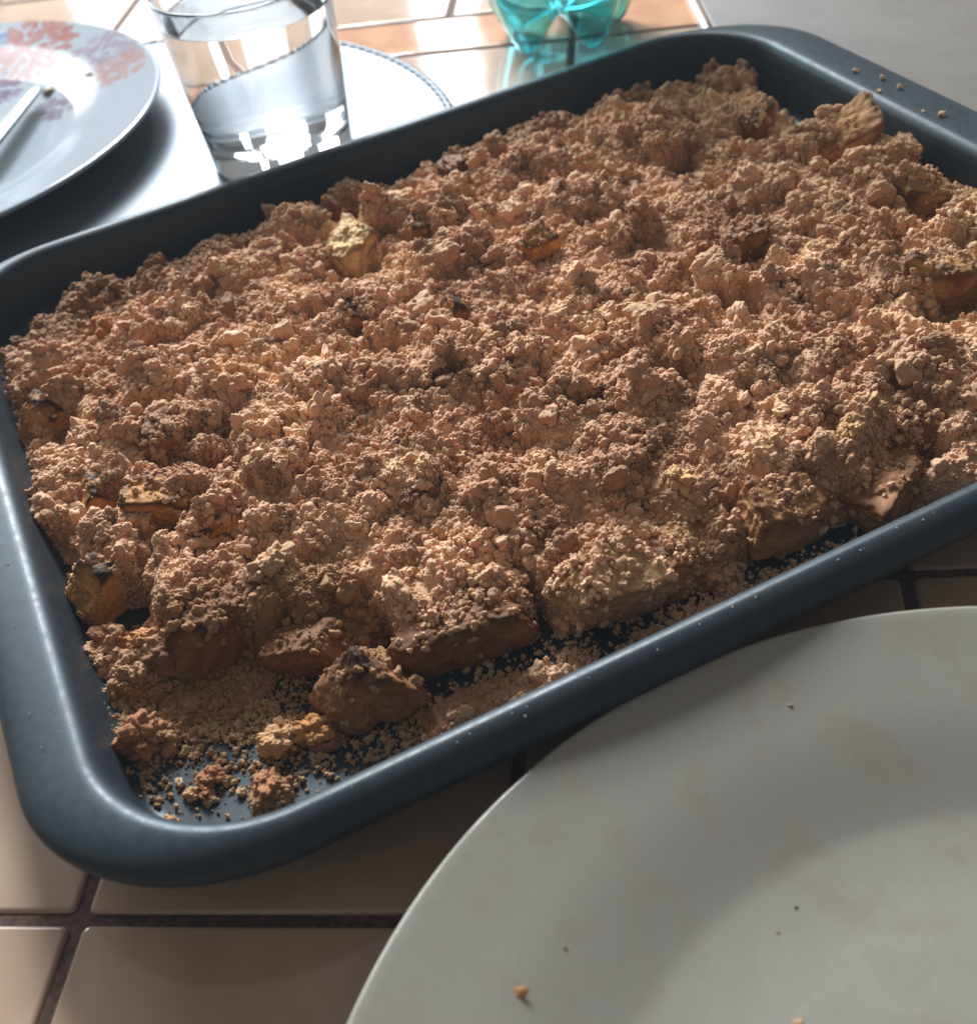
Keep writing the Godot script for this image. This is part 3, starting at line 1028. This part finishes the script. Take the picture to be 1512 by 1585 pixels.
func glass_of_water() -> void:
	var at := Vector3(-0.0670, 0.0022, -0.5885)
	var o := thing("drinking_glass", at)
	tag(o, "clear tapered tumbler nearly full of water on the silver charger", "glass")
	var h := 0.084
	var rb := 0.0345
	var rt := 0.0415
	var t := 0.0022
	var pr := [Vector2(0.0001, 0.0), Vector2(rb - 0.004, 0.0)]
	pr.append_array(arc(Vector2(rb - 0.003, 0.003), 0.003, -90, 0, 5))
	for k in range(1, 9): pr.append(Vector2(lerpf(rb, rt, k / 8.0), lerpf(0.004, h - 0.0012, k / 8.0)))
	pr.append_array(arc(Vector2(rt - t / 2, h - 0.0011), t / 2, 20, 160, 5))
	for k in range(1, 9): pr.append(Vector2(lerpf(rt - t, rb - t + 0.001, k / 8.0), lerpf(h - 0.0014, 0.017, k / 8.0)))
	pr.append_array(arc(Vector2(rb - t - 0.004, 0.0165), 0.0045, 0, -80, 5))
	pr.append_array([Vector2(rb * 0.5, 0.0122), Vector2(0.0001, 0.0132)])
	put("tumbler", lathe(pr, 120), M.glass, o)
	var w := [Vector2(0.0001, 0.0129), Vector2(rb * 0.5, 0.0119)]
	w.append_array(arc(Vector2(rb - t - 0.004, 0.0165), 0.0048, -80, 0, 5))
	var wl := 0.072
	var rw := lerpf(rb - t + 0.001, rt - t, (wl - 0.017) / (h - 0.0184)) + 0.0003
	for k in range(1, 7): w.append(Vector2(lerpf(rb - t + 0.0013, rw, k / 6.0), lerpf(0.017, wl, k / 6.0)))
	w.append_array([Vector2(rw - 0.0006, wl - 0.0004), Vector2(rw - 0.002, wl - 0.0008), Vector2(rw * 0.5, wl - 0.001), Vector2(0.0001, wl - 0.001)])
	var wt := put("water", lathe(w, 120), M.water)
	wt.position = at
	tag(wt, "still water filling the clear tumbler", "water")

func bottle() -> void:
	var o := thing("plastic_bottle", Vector3(0.0880, 0.0004, -0.6760), 0.0)
	tag(o, "teal clear plastic bottle with a five footed base behind the tray", "bottle")
	var R := 0.0425
	var y0 := 0.048
	var outer := []
	var n := 26
	for i in n + 1: outer.append(Vector2(R, float(i) / n))
	var up := [Vector2(R, 0.056), Vector2(R * 0.96, 0.064), Vector2(R, 0.072), Vector2(R, 0.14), Vector2(R * 0.97, 0.155), Vector2(R * 0.82, 0.176), Vector2(R * 0.55, 0.194), Vector2(0.0135, 0.204), Vector2(0.0135, 0.218)]
	var foot0 := deg_to_rad(90.0 - 36.0 + 12.0)
	var shell := func(th: float) -> Callable:
		return func(q: Vector3, a: float, i: int) -> Vector3:
			if i > n: return q
			var s := float(i) / n
			var lobe := pow(0.5 + 0.5 * cos(5.0 * (a - foot0)), 0.7)
			var valley := Vector2(R * sin(s * PI / 2), 0.013 + (y0 - 0.013) * (1.0 - cos(s * PI / 2)))
			var foot := Vector2(R * 0.72 * s / 0.6, lerpf(0.013, 0.0, smoothstep(0.0, 1.0, s / 0.6)))
			if s > 0.6:
				var k := (s - 0.6) / 0.4
				foot = Vector2(R * (0.72 + 0.28 * sin(k * PI / 2)), y0 * (1.0 - cos(k * PI / 2)))
			var p := valley.lerp(foot, lobe)
			p = Vector2(maxf(p.x - th, 0.0001), p.y + th)
			return Vector3(cos(a) * p.x, p.y, sin(a) * p.x)
	var pr := outer.duplicate()
	pr.append_array(up)
	var th := 0.0007
	var inner := outer.duplicate()
	for q in up: inner.append(q - Vector2(th, 0))
	var a := lathe(pr, 200, true, shell.call(0.0))
	var b := lathe(inner, 200, true, shell.call(th))
	# one closed shell: outside, inside turned over
	var aa := a.surface_get_arrays(0)
	var bb := b.surface_get_arrays(0)
	var v: PackedVector3Array = aa[Mesh.ARRAY_VERTEX]
	var nrm: PackedVector3Array = aa[Mesh.ARRAY_NORMAL]
	var ix: PackedInt32Array = aa[Mesh.ARRAY_INDEX]
	var base := v.size()
	v.append_array(bb[Mesh.ARRAY_VERTEX])
	for q in bb[Mesh.ARRAY_NORMAL]: nrm.append(-q)
	var bi: PackedInt32Array = bb[Mesh.ARRAY_INDEX]
	for t in range(0, bi.size(), 3):
		ix.append(bi[t] + base); ix.append(bi[t + 2] + base); ix.append(bi[t + 1] + base)
	put("body", raw_mesh(v, nrm, ix), M.bottle, o)
	var cp := [Vector2(0.0001, 0.218), Vector2(0.0152, 0.207), Vector2(0.0152, 0.222)]
	cp.append_array(arc(Vector2(0.0137, 0.2225), 0.0015, 0, 90, 4))
	cp.append(Vector2(0.0001, 0.224))
	put("cap", lathe(cp, 60), M.cap, o)

# ------------------------------------------------------------------ small things
func lump(called: String, at: Vector3, r: float, col: Color, label: String, category: String, group: String, variant: int, flat := 0.85) -> MeshInstance3D:
	var m: StandardMaterial3D
	var key := "c%d%d%d" % [int(col.r * 40), int(col.g * 40), int(col.b * 40)]
	if not M.has(key):
		m = mat(col.linear_to_srgb(), 0.85, 0.0, 0.35)
		M[key] = m
	var o := put(called, M.shapes[variant], M[key])
	if called == "dough_lump" or called == "crumb_lump": M[key].albedo_color = Color(col.r, col.g * 0.92, col.b * 0.86).linear_to_srgb()
	o.transform = Transform3D(Basis.from_euler(Vector3(rng.randf() * 0.4, rng.randf() * TAU, rng.randf() * 0.4)).scaled_local(Vector3(1.15, flat, 0.95) * r), at)
	tag(o, label, category, group)
	return o

func small_bits() -> void:
	var tan_ := Color(0.50, 0.30, 0.15)
	var brn := Color(0.34, 0.16, 0.075)
	var dk := Color(0.20, 0.10, 0.06)
	var wht := Color(0.60, 0.44, 0.27)
	var g1 := "crumb lumps lying on the bare tray corner"
	for q in [[-173.5, 128.5, 2.2, tan_, "biggest pale pea sized crumb nearest the tray's front left corner"], [-169.8, 133.5, 1.5, wht, "whitish round crumb just right of the pea sized corner crumb"], [-160, 121, 3.4, brn, "knobbly orange crumb pair on the bare floor, right of centre of the corner"], [-162.8, 125, 2.3, brn, "small orange crumb in front of the knobbly crumb pair"], [-166, 123, 2.2, tan_, "rounded tan crumb left of the knobbly crumb pair"], [-147.5, 133, 4.6, brn, "reddish brown crumb lump touching the front wall of the tray"], [-140, 121.5, 5.2, tan_, "tan crumb cluster on fine crumbs above the reddish front wall lump"], [-130, 123, 4.6, Color(0.48, 0.24, 0.09), "orange crumb cluster beside the tan cluster near the charred chunk"], [-173, 101, 6.0, brn, "dark red brown crumb cluster on the thin crumbs by the left wall"], [-158, 79, 7.0, dk, "greyish burnt crumb ball in the front left heap"], [-162, 68, 6.0, Color(0.46, 0.23, 0.09), "orange crusted crumb cluster above the greyish burnt ball"], [-172, 57, 5.5, brn, "brown crumb cluster against the left wall above the corner heap"], [-181, 117, 1.3, wht, "pale crumb at the foot of the left wall in the corner"], [-168, 117, 1.5, wht, "white oat crumb alone on bare floor between clusters"], [-154, 129, 1.4, wht, "white crumb left of the reddish front wall lump"]]:
		var h: float = maxf(hat(q[0], q[1]), 0.0)
		lump("crumb_lump", tray_point(q[0], FLOOR + h * 0.6 + q[2] * 0.55, q[1]), q[2] * 0.00115, q[3], q[4], "crumb", g1, 12 + rng.randi() % 5)
	var g2 := "big dough lumps on top of the crumble"
	for q in [[-83, 5, 5.0, Color(0.45, 0.27, 0.15), "round greyish dough ball on the crumble left of the middle"], [-138, -93, 6.0, brn, "tall brown dough lump at the far left of the crumble"], [-97, -63, 4.5, brn, "brown pointed dough lump in the back left of the crumble"], [-104, -118, 5.0, brn, "outermost dough lump at the back left edge of the crumble"], [-144, -12, 5.5, Color(0.45, 0.26, 0.15), "square tan dough block standing near the left edge"], [-76, 70, 3.8, dk, "left one of two dark burnt balls at the front middle"], [-69, 71, 3.6, dk, "right one of two dark burnt balls at the front middle"], [-122, 76, 6.5, Color(0.47, 0.30, 0.175), "pale grey floury lump above the broad dark apple slab"], [-68, 50, 4.5, brn, "brown crusty knob above the two burnt balls"], [-60, 58, 5.0, Color(0.44, 0.26, 0.145), "greyish rounded lump right of the brown crusty knob"], [-6, 108, 4.6, Color(0.54, 0.33, 0.17), "pale beak shaped dough lump above the flat amber slab"], [-38, 141, 4.2, Color(0.54, 0.34, 0.19), "pale crumb cluster at the front rim by the upright apple block"], [48, 118, 4.2, Color(0.54, 0.34, 0.16), "long yellowish dough finger right of the front middle"], [-166, -103, 6.5, Color(0.36, 0.20, 0.13), "pinkish brown lump at the left end of the back wall"]]:
		var h: float = hat(q[0], q[1])
		lump("dough_lump", tray_point(q[0], FLOOR + h + q[2] * 0.25, q[1]), q[2] * 0.00115, q[3], q[4], "dough lump", g2, 12 + rng.randi() % 5, 1.0)
	var g3 := "pale crumbs on the tray's right rim"
	for q in [[194, -69, 1.4, "pale crumb farthest back on the right rim of the tray"], [198, -57, 1.2, "pale crumb on the outer side of the right rim"], [197, -45, 1.2, "pale crumb in the middle of the right rim"], [189, -48, 1.3, "pale crumb on the inner edge of the right rim"], [193, -15, 1.5, "biggest pale crumb, on the right rim nearest the picture's edge"], [190, -22, 0.9, "tiny pale crumb beside the biggest one on the right rim"]]:
		lump("rim_crumb", tray_point(q[0], RIM - 0.2 + q[2] * 0.4, q[1]), q[2] * 0.001, wht, q[3], "crumb", g3, rng.randi() % 4)
	var g4 := "food specks on the white plate"
	for q in [[-0.0123, 0.0135, -0.1314, 1.7, Color(0.42, 0.22, 0.09), "orange brown crumb on the white plate near the bottom of the picture"], [0.0451, 0.010, -0.1185, 1.1, Color(0.42, 0.26, 0.13), "small tan crumb on the white plate at the bottom edge"], [0.0651, 0.0175, -0.1912, 0.6, Color(0.25, 0.15, 0.08), "brown speck on the white plate nearest the tray"], [0.0467, 0.0098, -0.139, 0.45, Color(0.2, 0.13, 0.08), "lower of two dark specks in the middle of the white plate"], [0.0524, 0.0098, -0.1438, 0.4, Color(0.08, 0.06, 0.05), "upper of two dark specks in the middle of the white plate"], [-0.0009, 0.0133, -0.1402, 0.4, Color(0.1, 0.08, 0.05), "single dark speck on the left part of the white plate"]]:
		lump("food_speck", Vector3(q[0], 0.0004 + plate_top(Vector2(q[0] - 0.0868, q[2] + 0.0604).length(), 0.1516, 0.0216, 0.098) + q[3] * 0.0002, q[2]), q[3] * 0.001, q[4], q[5], "food speck", g4, rng.randi() % 4, 0.22)
	var g5 := "food scraps on the flowered plate"
	for q in [[-0.1985, 0.0085, -0.7085, 5.0, Color(0.55, 0.50, 0.36), "yellowish food scrap at the tip of the knife"], [-0.176, 0.013, -0.706, 4.0, Color(0.66, 0.62, 0.50), "pale food scrap right of the knife on the flowered plate"]]:
		lump("food_scrap", Vector3(q[0], q[1], q[2]), q[3] * 0.001, q[4], q[5], "food scrap", g5, 4 + rng.randi() % 4, 0.5)
